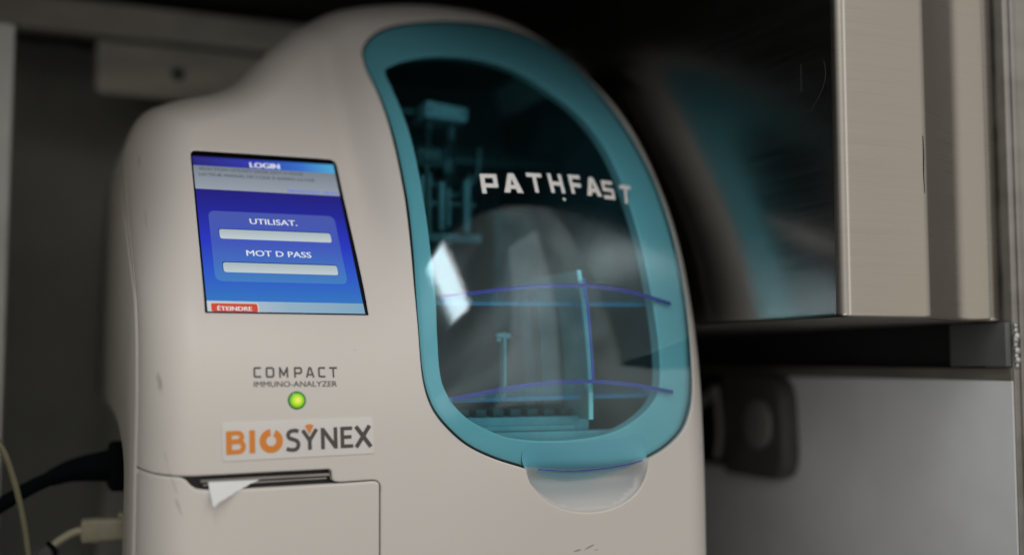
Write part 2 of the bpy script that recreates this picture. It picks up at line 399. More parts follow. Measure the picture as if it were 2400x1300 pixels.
def tube(mb, pts, r, seg=14, mi=0, step=4.0, cap=True):
    P = cr(pts, False, step); n = len(P); R = np.interp(np.linspace(0, 1, n), np.linspace(0, 1, len(r)), r) if hasattr(r, '__len__') else np.full(n, r)
    V = []; F = []; u = None
    for i in range(n):
        t = P[min(i+1, n-1)]-P[max(i-1, 0)]; t = t/np.linalg.norm(t)
        if u is None: u = np.cross(t, (0, 0, 1) if abs(t[2]) < .9 else (1, 0, 0))
        u = u-t*(u@t); u /= np.linalg.norm(u); w = np.cross(t, u)
        for k in range(seg):
            a = 2*math.pi*k/seg; V.append(P[i]+R[i]*(math.cos(a)*u+math.sin(a)*w))
    for i in range(n-1):
        for k in range(seg): F.append((i*seg+k, i*seg+(k+1) % seg, (i+1)*seg+(k+1) % seg, (i+1)*seg+k))
    if cap: F += [tuple(range(seg))[::-1], tuple((n-1)*seg+k for k in range(seg))]
    mb.add(V, F, None, mi)
def prism(mb, loop, axis, a, b, mi=0, bev=0.0):
    """extrude a closed 2-D outline along an axis ('x': (y,z) outline, 'y': (x,z), 'z': (x,y)) with an optional chamfer at end a"""
    lp = np.asarray(loop, float)
    if area2(lp) < 0: lp = lp[::-1]
    n = len(lp); nn = normals2(lp)
    def P(q, t): return {'x': (t, q[0], q[1]), 'y': (q[0], t, q[1]), 'z': (q[0], q[1], t)}[axis]
    s = 1 if b > a else -1
    rows = [(lp, b), (lp, a)] if bev <= 0 else [(lp, b), (lp, a+s*bev), (lp-nn*bev*.35, a+s*bev*.3), (lp-nn*bev, a)]
    V = []; F = []
    for q, t in rows: V += [P(p, t) for p in q]
    for k in range(len(rows)-1):
        for i in range(n): j = (i+1) % n; F.append((k*n+i, k*n+j, (k+1)*n+j, (k+1)*n+i))
    for k, q in ((0, rows[0][0]), (len(rows)-1, rows[-1][0])):
        _, T = triangulate([q], np.zeros((0, 2)))
        F += [tuple(k*n+i for i in f) for f in T]
    me = bpy.data.meshes.new('t'); me.from_pydata([tuple(map(float, v)) for v in V], [], F)
    import bmesh
    bm = bmesh.new(); bm.from_mesh(me); bmesh.ops.recalc_face_normals(bm, faces=bm.faces); bm.to_mesh(me); bm.free()
    mb.add([tuple(v.co) for v in me.vertices], [tuple(p.vertices) for p in me.polygons], None, mi); bpy.data.meshes.remove(me)
def disc(mb, cx, cz, fn, r, dome=0.0, seg=32, rings=5, mi=0):
    V = []; F = []
    for k in range(rings+1):
        rr = r*k/rings
        for i in range(seg):
            a = 2*math.pi*i/seg; x, z = cx+rr*math.cos(a), cz+rr*math.sin(a)
            V.append((x, float(fn(np.array([x]), np.array([z]))[0])-dome*math.sqrt(max(0, 1-(k/rings)**2)), z))
    for k in range(rings):
        for i in range(seg): j = (i+1) % seg; F.append((k*seg+i, k*seg+j, (k+1)*seg+j, (k+1)*seg+i)[::-1])
    mb.add(V, F, None, mi)

# ------------------------------------------------------------------ lettering: outlines united in 2-D, then laid on a surface
def stroke(pl, w, closed=False, joint=True, square=False):
    P = [np.array(p, float) for p in pl]; out = []
    seq = list(zip(P, P[1:]+P[:1])) if closed else list(zip(P, P[1:]))
    for a, b in seq:
        t = (b-a)/(np.linalg.norm(b-a)+1e-9); n = np.array([-t[1], t[0]])*w/2
        out.append([a-n, b-n, b+n, a+n])
    js = P if closed else P[1:-1]
    if joint:
        for p in js:
          if square:
            h = w/2; c = w*.16; out.append([p+np.array(q) for q in ((-h, -h+c), (-h+c, -h), (h-c, -h), (h, -h+c), (h, h-c), (h-c, h), (-h+c, h), (-h, h-c))])
          else: out.append([p+w/2*np.array([math.cos(t), math.sin(t)]) for t in np.linspace(0, 2*math.pi, 12, endpoint=False)])
    return out
def arc(cx, cy, rx, ry, a0, a1, n=12):
    return [(cx+rx*math.cos(math.radians(a)), cy+ry*math.sin(math.radians(a))) for a in np.linspace(a0, a1, n)]
def lay(mb, polys, place, fn, off, mi=0):
    V = []; Fc = []
    for p in polys:
        p = np.array(p, float)
        if area2(p) < 0: p = p[::-1]
        k = len(V); V += [Vector((float(a), float(b))) for a, b in p]; Fc.append(list(range(k, k+len(p))))
    r = delaunay_2d_cdt(V, [], Fc, 1, 1e-5)
    Q = np.array([place(v.x, v.y) for v in r[0]]); y = fn(Q[:, 0], Q[:, 1])-off
    F = []
    R0 = np.array([(v.x, v.y) for v in r[0]]); cen = np.array([R0[list(f)].mean(0) for f in r[2]]); keep = np.zeros(len(cen), bool)
    for p in polys: keep |= inside(cen[:, 0], cen[:, 1], np.array(p, float))       # counters stay open
    for f, k_ in zip(r[2], keep):
        if not k_: continue
        f = list(f)
        if area2(Q[f]) < 0: f = f[::-1]
        F.append(tuple(f))
    mb.add(np.stack([Q[:, 0], y, Q[:, 1]], 1), F, gradn(fn, Q[:, 0], Q[:, 1], .3), mi)
def typed(mb, text, x0, x1, z0, z1, fn, off, bold=0.0, mi=0, shear=0.0, capfit=True):
    """type set in the built-in face, stretched to the box x0..x1, z0..z1 and laid on a surface"""
    cu = bpy.data.curves.new('t', 'FONT'); cu.body = text; cu.offset = bold; cu.resolution_u = 3
    o = bpy.data.objects.new('t', cu); COL.objects.link(o)
    dg = bpy.context.evaluated_depsgraph_get(); dg.update()
    me = bpy.data.meshes.new_from_object(o.evaluated_get(dg))
    P = np.array([(v.co.x, v.co.y) for v in me.vertices]); F = [tuple(p.vertices) for p in me.polygons]
    bpy.data.objects.remove(o); bpy.data.curves.remove(cu); bpy.data.meshes.remove(me)
    lo, hi = P.min(0), P.max(0)
    base_y, cap_y = 0.0, .729
    if not capfit: base_y, cap_y = lo[1], hi[1]
    X = x0+(P[:, 0]-lo[0])/(hi[0]-lo[0])*(x1-x0); Z = z0+(P[:, 1]-base_y)/(cap_y-base_y)*(z1-z0)
    X = X+shear*(Z-z0)
    Q = np.stack([X, Z], 1); F = [f if area2(Q[list(f)]) > 0 else f[::-1] for f in F]
    mb.add(np.stack([X, fn(X, Z)-off, Z], 1), F, gradn(fn, X, Z, .3), mi)

# ------------------------------------------------------------------ the analyser's front surface: depth y (mm) over width x and height z
def sst(a, b, x):
    t = np.clip((x-a)/(b-a), 0, 1); return t*t*(3-2*t)
_z = np.arange(-50, 600, 1.0)
_g = np.cumsum(np.tan(np.radians(1.5+36.5*sst(170, 272, _z)))); _g -= np.interp(150, _z, _g)
_t = np.interp(_z, [-50, 100, 150, 200, 235, 260, 280, 302, 322, 344, 366, 387, 407, 424, 446, 470, 490, 540],
               [-2, -1, 0, 3, 8.5, 15, 21, 30.5, 42, 57, 74.5, 93, 113, 132, 160, 190, 206, 240])
for _ in range(6): _t = np.convolve(np.pad(_t, 8, mode='edge'), np.ones(17)/17, 'valid')
def base(X, Z):
    w = sst(112, 215, X)
    y = np.interp(Z, _z, _g)*(1-w)+np.interp(Z, _z, _t)*w
    y = y+6*((X-171)/171)**2
    b = np.clip(1-((X-236)/112)**2, 0, 1)**1.6
    y = y+7.5*np.exp(-((X-133)/11)**2)*sst(262, 330, Z)                 # soft valley between the screen face and the dome
    return y-11*b*sst(60, 230, Z)

OUT = np.vstack([np.array([(3, z) for z in np.arange(0, 335, 2.5)]),
    cr([(3, 335), (3.6, 352), (7, 369), (14, 382), (26, 389.5), (38, 394), (55, 398), (65, 401.5), (75, 409), (88, 424), (100, 437), (118, 456),
        (141, 472.5), (164, 481), (188, 486), (215, 489.5), (243, 490.5), (266, 489.5), (286, 485.5), (303, 477), (317, 463), (326.5, 446), (333, 426),
        (338.5, 405), (341.8, 385), (343, 362), (343, 345)], False, 2.5)[:-1],
    np.array([(343, z) for z in np.arange(345, -.1, -2.5)]), np.array([(x, 0) for x in np.arange(340, 3.5, -3)])])
OUT = OUT[::-1]                                   # counter-clockwise in (x, z)
FW, FH = 26.0, 32.0
def roll(X, Z): return sst(105, 25, X)*sst(235, 330, Z)
def fil(d, X=None, Z=None):
    k = 0 if X is None else roll(X, Z)
    fw = FW+8*k; u = 1-np.clip(d, 0, fw)/fw; return (FH+42*k)*(1-np.sqrt(np.clip(1-u*u, 0, 1)))
def rnd(d, r): u = 1-np.clip(d, 0, r)/r; return r*(1-np.sqrt(np.clip(1-u*u, 0, 1)))

SCREEN = roundpoly([(34.4, 243.4), (122.4, 243.4), (122.4, 343.3), (34.4, 343.3)], [.8, .8, 4.5, 3.5], 6, 2.0)
DOOR_SIDE = [(286.5, 160.9), (300.7, 167.2), (313, 176.2), (319.5, 186.7), (323.3, 200), (325, 225), (326.5, 260), (327.5, 300), (327.5, 340), (326, 370), (323.5, 392),
             (319.5, 412), (313.5, 432), (304, 450), (290, 462), (272, 467.5), (250, 468.2), (226, 466), (205, 462), (185, 457), (172, 451.4), (162.4, 443.7), (156.5, 436.2), (153, 428),
             (152.3, 419), (153, 408), (154.6, 396), (155.8, 379.5), (156.2, 363), (156, 345), (155.4, 327.4), (154.6, 311), (152.2, 282), (149.9, 258), (148.6, 238.7), (147.9, 216),
             (149.2, 203), (153, 192), (160.2, 182.3), (171.7, 172.3), (187, 164.7), (206.9, 158.2)]
door_side = cr(DOOR_SIDE, False, 2.2)
door_flap = cr([(206.9, 158.2), (214, 157.5), (234, 155.9), (256, 156.6), (275, 158.6), (286.5, 160.9)], False, 2.2)
DOOR = np.vstack([door_side[:-1], door_flap[:-1]])
SCOOP_U = cr([(206.9, 158.2), (209, 151.5), (213.5, 145.5), (221, 139.3), (231, 134.6), (243.5, 132.3), (256, 132.4), (267, 135), (277, 140.2), (283.3, 147), (286, 154), (286.5, 160.9)], False, 1.8)
RECESS = np.vstack([door_side[:-1], SCOOP_U[:-1]])
WIN = cr([(163.2, 412.5), (169, 417), (176.5, 420.3), (190, 424), (206.5, 426), (224, 425.9), (241, 422.8), (252, 418.5), (261.5, 411.8), (270, 403), (283, 389.5), (291, 374), (295.3, 357.3), (297, 339.3), (297.5, 316),
          (298, 298), (298.5, 268), (299, 247.3), (299.3, 227), (298.4, 208.2), (295.6, 199), (287.7, 190), (273, 181.1), (256.2, 175.8), (234, 173.4), (213.4, 173.6), (196.1, 175.8),
          (184.4, 180), (171.8, 187), (162.8, 197), (158.4, 209), (158.6, 232.5), (160.4, 252.7), (162, 283.6), (163.6, 310.7), (164.6, 330.5), (165.3, 346.7), (165.4, 366), (164.6, 384), (163.4, 399)], True, 2.0)
# the seam above and beside the printer cover
seam_left = cr([(3, 163.4), (8.5, 161.7), (16, 160.7), (22.8, 160.3), (29, 160.3), (60, 160.9), (93, 161.5)], False, 2.0)
seam_mid = roundpoly([(93, 161.5), (97.8, 161.6), (98.6, 155.0), (103, 154.6), (124.6, 155.2), (124.6, 120)], [0, 2.4, 2.6, 1.5, 5.0, 0], 5, 1.5)
k = int(np.argmin(np.hypot(seam_mid[:, 0]-124.6, seam_mid[:, 1]-120)))
SEAM = np.vstack([seam_left[:-1], seam_mid[:k], np.array([(124.6, z) for z in np.arange(120, .5, -2.0)]), [(124.6, 0)]])
cov_top = np.vstack([cr([(3, 162.7), (8.5, 161.0), (16, 160.0), (21.5, 159.6), (24, 158.4), (26.3, 155.8), (29.5, 153.7), (36, 152.9), (60, 153.0), (90, 153.6), (104, 153.9), (117, 154.35)], False, 1.6)[:-1],
                     roundpoly([(117, 154.35), (123.9, 154.5), (123.9, 120)], [0, 4.6, 0], 6, 1.5)])
k = int(np.argmin(np.hypot(cov_top[:, 0]-123.9, cov_top[:, 1]-120)))
COVER_EDGE = np.vstack([cov_top[:k], np.array([(123.9, z) for z in np.arange(120, .5, -2.0)]), [(123.9, 0)]])
iL = OUT[:, 0] <= 3.001
left_up = np.array([p for p in OUT if p[0] <= 3.001 and p[1] > 165])[::-1]       # going up
rest = OUT[::-1]                                                                # clockwise: left up, top, right down, bottom
rest = np.array([p for p in rest if not (p[0] <= 3.001 and p[1] <= 165) and not (p[1] <= .001 and p[0] < 127)])
SHELL = np.vstack([SEAM[:1], rest, SEAM[:0:-1]])
SHELL = SHELL[::-1]
COVER = np.vstack([COVER_EDGE, np.array([(x, 0) for x in np.arange(121, 3.5, -3)]), np.array([(3, z) for z in np.arange(0, 161.5, 2.5)])])
COVER = COVER[::-1] if area2(COVER) < 0 else COVER

def f_shell(X, Z):
    y = base(X, Z)+fil(dist(X, Z, OUT), X, Z)
    return y+rnd(dist(X, Z, SCREEN), .9)+rnd(dist(X, Z, RECESS), 1.0)+rnd(dist(X, Z, SEAM, False), .8)
def f_cover(X, Z): return base(X, Z)+fil(dist(X, Z, OUT), X, Z)+rnd(dist(X, Z, COVER_EDGE, False), 1.3)

# ------------------------------------------------------------------ structure: the cabinet niche round the analyser
mb = MB(); box(mb, -420, 900, -260, 900, -30, -1.0, 0); tag(mb.build('counter', M['counter']), kind='structure')
mb = MB(); box(mb, -420, -12, 640, 655, -1, 700); box(mb, 46, 900, 640, 655, -1, 700); box(mb, -12, 46, 646, 655, -1, 700)
tag(mb.build('back_wall', M['wall_dark']), kind='structure')
mb = MB(); box(mb, -420, 900, -85, 900, 540, 560); tag(mb.build('ceiling', M['lining']), kind='structure')
mb = MB(); box(mb, -150, -131, -90, 639, -1, 539); tag(mb.build('light_block_wall', M['wall_dark']), kind='structure')  # unseen wall, added to block light from the left

# ------------------------------------------------------------------ the analyser
AN = empty('immuno_analyzer', (171, 200, 0), 'off-white benchtop analyzer with blue login screen and curved teal clear door', 'lab analyzer')
mb = MB()
sheet(mb, f_shell, SHELL, [SCREEN, RECESS], 4.0,
      [(OUT, True, [.15, .5, 1.1, 2.0, 3.2, 4.8, 6.8, 9.2]), (SCREEN, True, [.3, .9]), (RECESS, True, [.3, 1.0]), (SEAM, False, [.25, .8])])
wall(mb, RECESS, base(RECESS[:, 0], RECESS[:, 1])+1.0+fil(dist(RECESS[:, 0], RECESS[:, 1], OUT)), base(RECESS[:, 0], RECESS[:, 1])+9+fil(dist(RECESS[:, 0], RECESS[:, 1], OUT)))
yo = base(SEAM[:, 0], SEAM[:, 1])+fil(dist(SEAM[:, 0], SEAM[:, 1], OUT))
wall(mb, SEAM, yo+.8, yo+9, False, True)
# sides and back of the housing (the left wall below the shoulder is the side panel)
rim = OUT[::-1]; i0 = int(np.argmin(np.hypot(rim[:, 0]-3, rim[:, 1]-236)))
rim = np.roll(rim, -i0, 0); i1 = int(np.argmin(np.hypot(rim[:, 0]-3, rim[:, 1]-0))); rim = rim[:i1+1][::-1]
nn = normals2(rim, False); yr = base(rim[:, 0], rim[:, 1])+FH+42*roll(rim[:, 0], rim[:, 1])
V = []; NN = []; ys = [0, .25, .5, .8, .93, .98, 1.0]; back = [0, 0, 0, 0, 3, 9, 20]
for t, q in zip(ys, back):
    V += [(p[0]-n[0]*q, y+(430-y)*t, p[1]-n[1]*q) for p, n, y in zip(rim, nn, yr)]
    s = {0: 0, 3: .35, 9: .7, 20: .95}[q]; NN += [(n[0]*(1-s**2)**.5, s, n[1]*(1-s**2)**.5) for n in nn]
n = len(rim); F = [(r*n+i, r*n+i+1, (r+1)*n+i+1, (r+1)*n+i)[::-1] for r in range(len(ys)-1) for i in range(n-1)]
mb.add(V, F, NN)
bk = np.array([(p[0], p[2]) for p in V[-n:]]); _, T = triangulate([bk], np.zeros((0, 2)))
mb.add([(p[0], 430, p[1]) for p in bk], [f[::-1] for f in T], [(0, 1, 0)]*n)
shell = mb.build('body_shell', M['shell'], AN)

# left side panel with the arched cable recess
arch = cr([(102, 0), (102, 100), (102, 148), (106, 158), (118, 167), (160, 179), (248, 187), (340, 190), (400, 191.5)], False, 4)
front_edge = cr([(float(base(np.array([3.]), np.array([z]))[0])+FH+.6, z) for z in (0, 60, 120, 160, 190, 215, 232)]+[(66, 252), (92, 268), (122, 286), (156, 308), (200, 332), (252, 348), (300, 353), (350, 343), (386, 312), (398, 260), (400, 225)], False, 4)
panel = np.vstack([front_edge, arch[::-1]])
mb = MB(); prism(mb, panel, 'x', 1.7, 6.0, bev=1.1); sp = mb.build('side_panel', M['side'], AN, 40)
mb = MB(); V = []; n = len(arch)
V = [(5.5, p[0], p[1]) for p in arch]+[(52, p[0], p[1]) for p in arch]
F = [(i, i+1, n+i+1, n+i) for i in range(n-1)]; mb.add(V, F); mb.add([(52, 102, 0), (52, 430, 0), (52, 430, 191), (52, 102, 191)], [(0, 1, 2, 3)])
mb.build('cable_recess', M['mech_dark'], AN)

# screen
def y_disp(X, Z): return 24.4+(Z-243.5)*.80-.037*(X-35)
SCR = empty('screen', (78, 60, 243), None, None); SCR.parent = AN; SCR.location = [(a-b)*MM for a, b in zip((78, 60, 243), (171, 200, 0))]
mb = MB(); sy = base(SCREEN[:, 0], SCREEN[:, 1]); wall(mb, SCREEN, sy+.9, np.maximum(y_disp(SCREEN[:, 0], SCREEN[:, 1])+3, sy+1.0))
sheet(mb, lambda X, Z: y_disp(X, Z)+.9, SCREEN, (), 12); mb.build('bezel', M['black'], SCR)
def flat(name, polys, m, off):
    mb = MB(); lay(mb, polys, lambda a, b: (a, b), y_disp, off); return mb.build(name, m, SCR)
def rect(x0, x1, z0, z1, r=0.0): return roundpoly([(x0, z0), (x1, z0), (x1, z1), (x0, z1)], r, 5, None) if r else [(x0, z0), (x1, z0), (x1, z1), (x0, z1)]
X0, X1, ZB, ZT = 35.9, 120.9, 244.3, 340.3
D = {}
flat('display_background', [rect(X0, X1, ZB, ZT)], emis_ramp('screen_blue', 'Z', (250-243), (319-243),
     [(0, s2l(50, 118, 195)), (.22, s2l(44, 90, 202)), (.5, s2l(38, 54, 192)), (.8, s2l(32, 36, 150)), (1, s2l(30, 27, 122))]), 0)
flat('title_bar', [rect(X0, X1, 334.0, ZT)], emis_ramp('screen_title', 'X', X0-78, X1-78,
     [(0, s2l(42, 38, 125)), (.45, s2l(48, 58, 175)), (.75, s2l(55, 110, 205)), (1, s2l(80, 170, 215))]), .12)
flat('message_panel', [rect(X0, X1, 318.2, 334.0)], emis_ramp('screen_message', 'Z', 318-243, 334-243, [(0, s2l(152, 160, 172)), (1, s2l(122, 132, 142))]), .12)
flat('login_box', [rect(41.6, 114.6, 261.5, 304.2, 4)], emis_ramp('screen_box', 'Z', 261-243, 304-243, [(0, s2l(66, 128, 196)), (.55, s2l(66, 88, 190)), (1, s2l(72, 88, 172))]), .12)
for z0, z1 in ((266.8, 273.1), (286.9, 293.3)):
    f = flat('entry_field', [rect(46.2, 110.1, z0, z1, 1.6)], emis('screen_field_shadow', s2l(40, 60, 130)), .22)
    mb = MB(); lay(mb, [rect(46.6, 110.1, z0, z1-.55, 1.5)], lambda a, b: (a, b), y_disp, .32)
    mb.build('entry_field_fill', emis_ramp('screen_field', 'Z', z0-243, z1-243, [(0, s2l(196, 208, 212)), (1, s2l(168, 184, 190))]), SCR)
flat('footer_bar', [rect(X0, X1, ZB, 250.2)], emis_ramp('screen_footer', 'X', X0-78, X1-78, [(0, s2l(196, 206, 212)), (.5, s2l(150, 178, 200)), (1, s2l(128, 168, 192))]), .12)
flat('power_button', [rect(37.3, 63.0, ZB, 249.4, 1.2)], emis('screen_button_rim', s2l(214, 208, 206)), .2)
flat('power_button_face', [rect(37.9, 62.3, ZB, 248.9, 1.0)], emis('screen_red', s2l(205, 74, 52)), .3)
def scr_text(name, txt, x0, x1, z0, z1, b, m):
    mb = MB()
    for q, dx in enumerate((0, b, -b)): typed(mb, txt, x0+dx, x1+dx, z0, z1, y_disp, .42+.03*q)      # printed three times for weight
    return mb.build(name, m, SCR)
ink = emis('screen_white', s2l(222, 228, 232)); dim = emis('screen_text_dark', s2l(78, 82, 92))
scr_text('title_lettering', 'LOGIN', 69.3, 86.9, 334.7, 338.4, .28, ink)
scr_text('user_lettering', 'UTILISAT.', 64.5, 91.6, 296.8, 300.4, .13, ink)
scr_text('password_lettering', 'MOT D PASS', 60.2, 96.5, 276.9, 280.5, .13, ink)
scr_text('button_lettering', 'ÉTEINDRE', 41.1, 59.1, 244.95, 247.35, .12, ink)
scr_text('first_line_lettering', 'SÉLECTION: UTILISAT SAISIR MOT D PASSE', 39.0, 100.5, 331.0, 332.9, .05, dim)
scr_text('second_line_lettering', 'LECTEUR MANUEL DE CODE À BARRES ACTIVÉ', 38.8, 107, 327.1, 329.0, .07, dim)
scr_text('date_lettering', '08/04/2025 18:44', 89.6, 119.2, 319.0, 320.9, .07, emis('screen_text_blue', s2l(92, 120, 235)))

# printed marking, status light, sticker
def f_plain(X, Z): return base(X, Z)+fil(dist(X, Z, OUT), X, Z)
def place(x0, z0, sx=1.0, sz=1.0, rot=0.0, shear=0.0):
    c, s = math.cos(rot), math.sin(rot)
    return lambda a, b: (x0+(a*sx+shear*b)*c-b*sz*s, z0+(a*sx+shear*b)*s+b*sz*c)
def compact_letters():
    w = 1.02; H = 5.6; q = .9; G = {}
    G['C'] = stroke([(4.2, H-w/2), (q, H-w/2), (w/2, H-q), (w/2, q), (q, w/2), (4.2, w/2)], w)
    G['O'] = stroke([(q, w/2), (3.7, w/2), (4.4, q+.2), (4.4, H-q-.2), (3.7, H-w/2), (q, H-w/2), (w/2, H-q), (w/2, q)], w, True)
    G['M'] = stroke([(w/2, 0), (w/2, H-.4), (2.6, 1.3), (4.7, H-.4), (4.7, 0)], w)
    G['P'] = stroke([(w/2, 0), (w/2, H-w/2), (3.6, H-w/2), (4.2, H-1.1), (4.2, 3.0), (3.6, 2.3), (w/2+.2, 2.3)], w)
    G['A'] = stroke([(.35, 0), (2.0, H-.5), (2.8, H-.5), (4.45, 0)], w)+stroke([(1.2, 1.55), (3.6, 1.55)], w*.9)
    G['T'] = stroke([(0, H-w/2), (4.6, H-w/2)], w)+stroke([(2.3, 0), (2.3, H-.2)], w)
    return G
G = compact_letters(); mb = MB()
for ch, px in zip('COMPACT', (594, 622, 653, 688, 716, 745, 772)):
    lay(mb, G[ch], place(57.4+(px-594)*.2236, 209.4, .92, 1.0), f_plain, .12)
mb.build('model_lettering', M['print_grey'], AN)
mb = MB()
for q, dx in enumerate((0, .05, -.05)): typed(mb, 'IMMUNO-ANALYZER', 57.5+dx, 101.0+dx, 204.7, 207.7, f_plain, .12+.03*q)
mb.build('type_lettering', M['print_grey'], AN)
mb = MB(); disc(mb, 79.5, 197.6, lambda X, Z: f_plain(X, Z)-.1, 4.75, .5); led = mb.build('status_light', M['led_ring'], AN)
m = emis('led_glow', (0, 0, 0), 1.0); b = m.node_tree.nodes['Principled BSDF']
t = N(m, 'ShaderNodeTexCoord'); mp = N(m, 'ShaderNodeMapping'); mp.vector_type = 'TEXTURE'
mp.inputs['Location'].default_value = ((79.5-171)*MM, 0, 197.6*MM); mp.inputs['Scale'].default_value = (4.2*MM, 1, 4.2*MM); L(m, t.outputs['Object'], mp.inputs['Vector'])
vm = N(m, 'ShaderNodeVectorMath', operation='MULTIPLY'); vm.inputs[1].default_value = (1, 0, 1); L(m, mp.outputs['Vector'], vm.inputs[0])
ln = N(m, 'ShaderNodeVectorMath', operation='LENGTH'); L(m, vm.outputs['Vector'], ln.inputs[0])
c = N(m, 'ShaderNodeValToRGB'); e = c.color_ramp.elements; e.new(.4); e.new(.75)
for k_, (p_, col) in enumerate([(0, s2l(236, 240, 120)), (.4, s2l(212, 228, 20)), (.75, s2l(120, 205, 20)), (1, s2l(40, 130, 20))]): e[k_].position = p_; e[k_].color = (*col, 1)
L(m, ln.outputs['Value'], c.inputs['Fac']); L(m, c.outputs['Color'], b.inputs['Emission Color'])
mb = MB(); disc(mb, 79.5, 197.6, lambda X, Z: f_plain(X, Z)-.5, 4.1, .9); mb.build('lens', m, led)

ROT = .029
stk = place(42.0, 167.2, 1, 1, ROT-.004)
STK = np.array([stk(a, b) for a, b in roundpoly([(0, 0), (78.8, 0), (78.3, 18.9), (-.3, 19.3)], 1.2, 4, 3.0)])
mb = MB(); sheet(mb, lambda X, Z: f_plain(X, Z)-.45, STK, (), 8); ys_ = f_plain(STK[:, 0], STK[:, 1]); wall(mb, STK, ys_-.45, ys_+.05, True, True)
sticker = mb.build('sticker', M['sticker'], AN)
f_st = lambda X, Z: f_plain(X, Z)-.45
lett = place(43.5, 170.4, 1, 1, ROT)
orange = [[(0, 0), (2.9, 0), (2.9, 12), (0, 12)]]
orange += stroke([(1.5, 10.8), (5.6, 10.8)]+arc(5.7, 8.7, 2.3, 2.1, 90, -90, 9)+[(1.5, 6.5)], 2.4)
orange += stroke([(1.5, 6.4), (6.0, 6.4)]+arc(6.2, 3.8, 2.5, 2.6, 90, -90, 9)+[(1.5, 1.2)], 2.4)
orange += [[(11.7, .1), (14.6, .1), (14.6, 11.9), (11.7, 11.9)]]
for k_ in range(24):                                # ring with a notch at the upper right
    a0 = 66-332+332/24*k_; a1 = a0+332/24+.5
    orange.append([(22.8+r_*math.cos(math.radians(a)), 5.9+r_*1.03*math.sin(math.radians(a))) for r_, a in ((2.55, a0), (6.0, a0), (6.0, a1), (2.55, a1))])
orange.append([(42.6, 8.3), (44.9, 12.7), (43.9, 13.4), (42.6, 13.6), (41.3, 13.4), (40.4, 12.7)])
mb = MB(); lay(mb, orange, lett, f_st, .12); mb.build('orange_lettering', M['print_orange'], sticker)
w = 2.0; grey = []
grey += stroke([(36.9, 10.0), (35.4, 10.7)]+arc(34.0, 8.4, 2.5, 2.2, 80, 232, 9)+arc(34.3, 3.3, 2.5, 2.6, 58, -95, 10)+[(32.0, .9), (30.6, 1.5)], w)
grey += stroke([(39.1, 10.6), (42.7, 5.2), (46.4, 10.9)], w)+stroke([(42.7, .3), (42.7, 5.4)], w)
grey += stroke([(49.6, .2), (49.6, 11.3)], w)+stroke([(56.4, .2), (56.4, 11.3)], w)+stroke([(49.6, 10.6), (56.4, .9)], w)
grey += stroke([(60.0, .2), (60.0, 11.3)], w)+stroke([(60.0, 1.1), (65.8, 1.1)], w*.95)+stroke([(60.0, 5.9), (64.9, 5.9)], w*.95)+stroke([(60.0, 10.4), (65.4, 10.4)], w*.95)
grey += stroke([(67.4, .2), (74.9, 11.3)], w*1.1)+stroke([(67.4, 11.2), (75.4, .1)], w*1.1)
mb = MB(); lay(mb, grey, lett, f_st, .16); mb.build('grey_lettering', M['print_grey'], sticker)

# printer: cover, slot, tear bar
mb = MB(); sheet(mb, f_cover, COVER, (), 4.0, [(OUT, True, [.15, .5, 1.1, 2.0, 3.2, 4.8, 6.8, 9.2]), (COVER_EDGE, False, [.25, .7, 1.4])])
yc = base(COVER_EDGE[:, 0], COVER_EDGE[:, 1])+fil(dist(COVER_EDGE[:, 0], COVER_EDGE[:, 1], OUT)); wall(mb, COVER_EDGE[::-1], (yc+1.3)[::-1], (yc+9)[::-1], False, True)
mb.build('printer_cover', M['shell'], AN)
mb = MB(); slot_poly = roundpoly([(2.9, 140), (110, 140), (126.5, 140), (126.5, 158), (108, 168), (2.9, 168)], 0, 1, 6)
sheet(mb, lambda X, Z: base(X, Z)+fil(dist(X, Z, OUT), X, Z)*.9+7.5, slot_poly, (), 6)
vs = np.array([(124.3, z) for z in np.arange(0, 141, 4)]); mb.add([(122, float(base(np.array([122.]), np.array([z]))[0])+7, z) for _, z in vs]+[(127, float(base(np.array([127.]), np.array([z]))[0])+7, z) for _, z in vs],
       [(i, len(vs)+i, len(vs)+i+1, i+1) for i in range(len(vs)-1)], [(0, -1, 0)]*(2*len(vs)))
slot = mb.build('printer_slot', M['black'], AN)
def bar(mb, x0, x1, z0, z1, dz, y0, y1):
    P = [(x0, base(np.array([x0]), np.array([z0]))[0]), (x1, base(np.array([x1]), np.array([z0]))[0])]
    V = []
    for x, yb, d in ((x0, P[0][1], 0), (x1, P[1][1], dz)):
        V += [(x, yb+y0, z0+d), (x, yb+y0, z1+d), (x, yb+y1, z1+d), (x, yb+y1, z0+d)]
    mb.add(V, [(0, 1, 2, 3), (7, 6, 5, 4), (0, 4, 5, 1), (1, 5, 6, 2), (2, 6, 7, 3), (3, 7, 4, 0)])
mb = MB(); bar(mb, 31.5, 97.4, 156.6, 158.0, 1.3, 2.6, 6); mb.build('tear_bar', M['tear'], slot)
mb = MB(); bar(mb, 33.0, 96.0, 154.7, 155.6, 1.5, 3.6, 6.5); mb.build('paper_guide', M['tear'], slot)

# the door is one smooth sheet of its own
DC = [(0, 0, 20.303), (0, 1, 72.625), (0, 2, 56.335), (0, 3, 8.857), (0, 4, -1.587), (0, 5, -2.704), (1, 0, 1.277), (1, 1, -8.317), (1, 2, 8.46), (1, 3, 12.087), (1, 4, -8.891),
      (2, 0, 27.18), (2, 1, 19.794), (2, 2, -12.215), (2, 3, -14.234), (3, 0, -11.262), (3, 1, -9.03), (3, 2, 9.973)]
def fb(X, Z): return sum(c*((X-240)/100)**a*((Z-300)/150)**b for a, b, c in DC)
